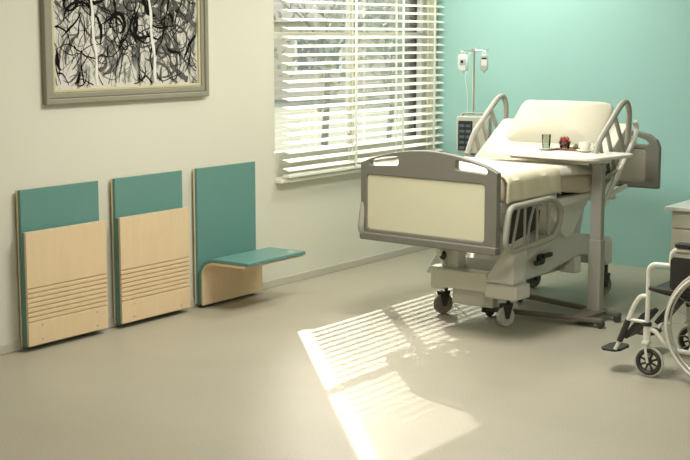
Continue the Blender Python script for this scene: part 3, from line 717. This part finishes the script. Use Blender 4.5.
b = BM(); tube(b, [(-0.09, -0.005, 0.25), (-0.09, -0.005, 0.275), (0.115, -0.005, 0.275), (0.115, -0.005, 0.02)], 0.0065, 8, fr=0.035); obj('carry_handle', b, M['postgrey'], pm, smooth=True)
b = BM(); box(b, -0.075, -0.035, 0.035, 0.050, 0.08, 0.16); obj('pole_clamp', b, M['dark'], pm, bevel=0.003)

# ------------------------------------------------------------------ bedside cabinet
cb = thing('bedside_cabinet', 'low beige cabinet with pale top and drawers against the teal wall', 'cabinet', (2.03, 8.36, 0))
b = BM(); box(b, 0, 0.52, 0.02, 0.44, 0.04, 0.475); obj('body', b, M['cabinet'], cb, bevel=0.004)
b = BM(); prism(b, rrect(-0.038, 0.555, -0.02, 0.445, 0.01), 0.475, 0.500, XY); obj('cabinet_top', b, M['tabletop'], cb, bevel=0.004)
b = BM(); box(b, 0.03, 0.49, 0.05, 0.42, 0.0, 0.04); obj('plinth', b, M['dark'], cb)
for z0, z1 in ((0.365, 0.455), (0.205, 0.355), (0.045, 0.195)):
    d = obj('drawer', box(BM(), 0.006, 0.514, 0.0, 0.02, z0, z1), M['cabinet'], cb, bevel=0.003)
    b = BM(); zc = (z0 + z1) / 2; tube(b, [(0.20, 0.0, zc), (0.20, -0.022, zc), (0.32, -0.022, zc), (0.32, 0.0, zc)], 0.005, 8, fr=0.01); obj('handle', b, M['steel'], d, smooth=True)

# ------------------------------------------------------------------ wheelchair
wc = thing('wheelchair', 'white framed folding wheelchair with black seat facing the bed', 'wheelchair', (2.86, 6.24, 0), 0)
HW = 0.28
def wheel(name, x, y, r, tyre_r, parent, big):
    mt = Matrix.Translation((0, 0, r)) @ Matrix.Rotation(PI / 2, 4, 'X')
    b = BM(); ring(b, r - tyre_r, tyre_r, mt, 56 if big else 32, 10)
    w = obj(name, b, M['tyre'] if big else M['castor_light'], parent, smooth=True); w.location = (x, y, 0)
    if big:
        b = BM(); ring(b, r - 0.030, 0.006, mt, 56, 8); obj('rim', b, M['steel'], w, smooth=True)
        s = -1 if y < 0 else 1
        b = BM(); ring(b, r - 0.022, 0.0065, Matrix.Translation((0, s * 0.03, 0)) @ mt, 56, 8)
        for k_ in range(6):
            a_ = k_ * PI / 3; cyl(b, ((r - .03) * math.cos(a_), 0, r + (r - .03) * math.sin(a_)), ((r - .022) * math.cos(a_), s * .03, r + (r - .022) * math.sin(a_)), 0.004, 6)
        obj('hand_rim', b, M['chair'], w, smooth=True)
        b = BM(); cyl(b, (0, -0.025, r), (0, 0.025, r), 0.022); obj('hub', b, M['steel'], w, smooth=True)
        b = BM()
        for k_ in range(24):
            a_ = 2 * PI * k_ / 24; a2 = a_ + (0.22 if k_ % 2 else -0.22); sy = 0.018 if k_ % 4 < 2 else -0.018
            tube(b, [(0.02 * math.cos(a2), sy, r + 0.02 * math.sin(a2)), ((r - .03) * math.cos(a_), 0, r + (r - .03) * math.sin(a_))], 0.0011, 5)
        obj('spokes', b, M['steel'], w)
    else:
        b = BM(); ring(b, r - 0.020, 0.012, mt, 32, 8); cyl(b, (0, -.014, r), (0, .014, r), 0.014)
        for k_ in range(8):
            a_ = 2 * PI * (k_ + .5) / 8; cyl(b, (0.010 * math.cos(a_), 0, r + 0.010 * math.sin(a_)), ((r - .016) * math.cos(a_), 0, r + (r - .016) * math.sin(a_)), 0.0055, 8)
        obj('spoked_hub', b, M['dark'], w, smooth=True)
    return w
for s in (-1, 1):
    y = s * HW
    wheel('rear_wheel', 0.378, s * (HW + 0.055), 0.285, 0.010, wc, True)
    wheel('front_castor', 0.005, y, 0.074, 0.007, wc, False)
    Pn = lambda x, z_: (x, y, z_)
    b = BM()
    for d_ in (-1, 1): tube(b, [(0.005, y + d_ * .020, 0.072), (-0.006, y + d_ * .020, 0.13), (-0.010, y + d_ * .012, 0.168)], 0.0065, 8)
    prism(b, rrect(-.028, .008, y - .026, y + .026, .008), 0.160, 0.172, XY); obj('castor_fork', b, M['chair'], wc, smooth=True)
    b = BM(); cyl(b, Pn(-0.010, 0.165), Pn(-0.010, 0.245), 0.017); obj('castor_housing', b, M['chair'], wc, smooth=True)
    b = BM(); cyl(b, Pn(-0.010, 0.245), Pn(-0.010, 0.262), 0.021); obj('clamp', b, M['dark'], wc, smooth=True)
    b = BM(); tube(b, [Pn(-0.010, 0.25), Pn(-0.010, 0.52), Pn(0.015, 0.54), Pn(0.42, 0.545)], 0.0115, 10, fr=0.035)
    tube(b, [Pn(0.0, 0.232), Pn(0.03, 0.225), Pn(0.10, 0.145), Pn(0.42, 0.140)], 0.011, 10, fr=0.05)
    tube(b, [Pn(0.42, 0.12), Pn(0.42, 0.62), Pn(0.44, 0.84), Pn(0.52, 0.85)], 0.0125, 10, fr=0.04)
    tube(b, [Pn(0.095, 0.542), Pn(0.098, 0.60), Pn(0.12, 0.618), Pn(0.36, 0.618), Pn(0.42, 0.60)], 0.010, 10, fr=0.03)
    obj('side_frame', b, M['chair'], wc, smooth=True)
    b = BM(); tube(b, [Pn(-0.005, 0.425), Pn(0.42, 0.405)], 0.011, 10); obj('seat_rail', b, M['dark'], wc, smooth=True)
    b = BM(); cyl(b, Pn(0.44, 0.85), Pn(0.54, 0.85), 0.017); obj('push_handle', b, M['dark'], wc, smooth=True)
    b = BM(); prism(b, rrect(0.10, 0.40, 0.43, 0.585, 0.02), y + s * 0.016 - 0.003, y + s * 0.016 + 0.003, XZ); obj('skirt_guard', b, M['black'], wc, bevel=0.002)
    b = BM(); prism(b, rrect(0.115, 0.37, y - .026, y + .026, .02), 0.628, 0.652, XY); obj('armrest_pad', b, M['black'], wc, bevel=0.008, seg=3)
    # swing-away leg rest
    b = BM(); tube(b, [Pn(-0.010, 0.385), Pn(-0.045, 0.385), Pn(-0.075, 0.34), Pn(-0.110, 0.245)], 0.011, 10, fr=0.03)
    tube(b, [(-0.105, y, 0.265), (-0.018, y, 0.262)], 0.009, 8)
    lr = obj('leg_rest', b, M['chair'], wc, smooth=True)
    b = BM(); tube(b, [Pn(-0.104, 0.262), Pn(-0.145, 0.155)], 0.015, 10); obj('adjuster_sleeve', b, M['dark'], lr, smooth=True)
    b = BM(); tube(b, [Pn(-0.140, 0.165), Pn(-0.166, 0.112)], 0.009, 10); obj('footrest_tube', b, M['chair'], lr, smooth=True)
    b = BM(); fy0, fy1 = sorted((y + s * 0.012, y - s * 0.15))
    prism(b, [(-0.245, fy0 + .03), (-0.225, fy0), (-0.165, fy0), (-0.145, fy0 + .03), (-0.145, fy1 - .03), (-0.165, fy1), (-0.225, fy1), (-0.245, fy1 - .03)], 0.0, 0.012, XY)
    fp = obj('footplate', b, M['black'], lr, bevel=0.003); fp.location = (0, 0, 0.100)
    b = BM(); cy0, cy1 = sorted((y, y - s * 0.17))
    prism(b, [(cy0, -0.08), (cy1, -0.08), (cy1, 0.08), (cy0, 0.08)], -0.012, 0.012, YZ)
    cp = obj('calf_pad', b, M['black'], lr, bevel=0.008, seg=3); cp.location = (-0.075, 0, 0.235); cp.rotation_euler = (0, math.radians(38), 0)
b = BM(); prism(b, [(-0.005, 0.425), (0.41, 0.405), (0.41, 0.390), (0.20, 0.375), (-0.005, 0.410)], -HW + .012, HW - .012, XZ); obj('seat', b, M['black'], wc, bevel=0.005)
b = BM(); prism(b, [(0.415, 0.43), (0.428, 0.43), (0.452, 0.80), (0.438, 0.80)], -HW + .012, HW - .012, XZ); obj('backrest', b, M['black'], wc, bevel=0.004)
b = BM()
for s in (-1, 1): tube(b, [(0.20 , -s * HW, 0.145), (0.20, s * (HW - .01), 0.395)], 0.0105, 10)
cyl(b, (0.378, -HW - .055, 0.285), (0.378, HW + .055, 0.285), 0.009)
obj('cross_brace', b, M['chair'], wc, smooth=True)

# ------------------------------------------------------------------ outside the window
tag(obj('lawn', box(BM(), -45, -0.25, -5, 60, -0.8, -0.6), M['lawn']), 'pale sunlit ground outside the window', 'ground', kind='structure')
hs = thing('building', 'pale rendered building across the grounds seen through the blind', 'building', (-24, 36, -0.6), math.radians(32))
obj('wall', box(BM(), -12, 12, 0, 8, 0, 2.6), M['render'], hs)
obj('roof', prism(BM(), [(-0.4, 2.6), (8.4, 2.6), (4, 4.2)], -12.4, 12.4, YZ), M['bark'], hs)
for i in range(7):
    f = obj('window', box(BM(), -10.8 + i * 3.2, -9.2 + i * 3.2, -0.06, 0.02, 0.9, 2.1), M['white'], hs)
    obj('pane', box(BM(), -10.7 + i * 3.2, -9.3 + i * 3.2, -0.08, -0.062, 1.0, 2.0), M['farglass'], f)
def tree(x, y, h, seed, label):
    rnd = random.Random(seed); t = thing('tree', label, 'tree', (x, y, -0.6), 0, 'bare trees outside the window')
    b = BM()
    def br(p, d, L, r, lv):
        q = p + d * L * 0.5 + Vector((rnd.uniform(-.08, .08) * L, rnd.uniform(-.08, .08) * L, 0)); e = p + d * L
        tube(b, [p, q, e], r, 6, r2=r * 0.6)
        if lv == 0: return
        for k_ in range(3 if lv > 1 else 4):
            nd = (d + Vector((rnd.uniform(-1, 1), rnd.uniform(-1, 1), rnd.uniform(-.25, .5))) * 0.8).normalized()
            br(p + (e - p) * rnd.uniform(.55, 1.0), nd, L * rnd.uniform(.5, .75), r * .55, lv - 1)
    br(Vector((0, 0, 0)), Vector((0.03, 0.02, 1)).normalized(), h * 0.42, h * 0.018, 4)
    obj('trunk', b, M['bark'], t)
    b = BM(); 
    for k_ in range(420):
        a_ = rnd.uniform(0, 2 * PI); rr = h * 0.42 * math.sqrt(rnd.random()); zz = h * rnd.uniform(.32, .98); c_ = Vector((rr * math.cos(a_), rr * math.sin(a_), zz)); s_ = rnd.uniform(.05, .10)
        d1 = Vector((rnd.gauss(0, 1), rnd.gauss(0, 1), rnd.gauss(0, 1))).normalized(); d2 = d1.orthogonal().normalized()
        b.faces.new([b.verts.new(c_ + d1 * s_), b.verts.new(c_ + d2 * s_ * .6), b.verts.new(c_ - d1 * s_), b.verts.new(c_ - d2 * s_ * .6)])
    obj('foliage', b, M['foliage'], t)
    return t
tree(-6.6, 18.5, 3.2, 3, 'bare tree close outside the left half of the window')
tree(-5.4, 21.5, 3.6, 8, 'bare tree outside the middle of the window')
tree(-10.6, 22.3, 4.4, 12, 'larger bare tree further back outside the window')
tree(-10.5, 28.5, 4.6, 21, 'furthest bare tree outside the window towards the teal wall')
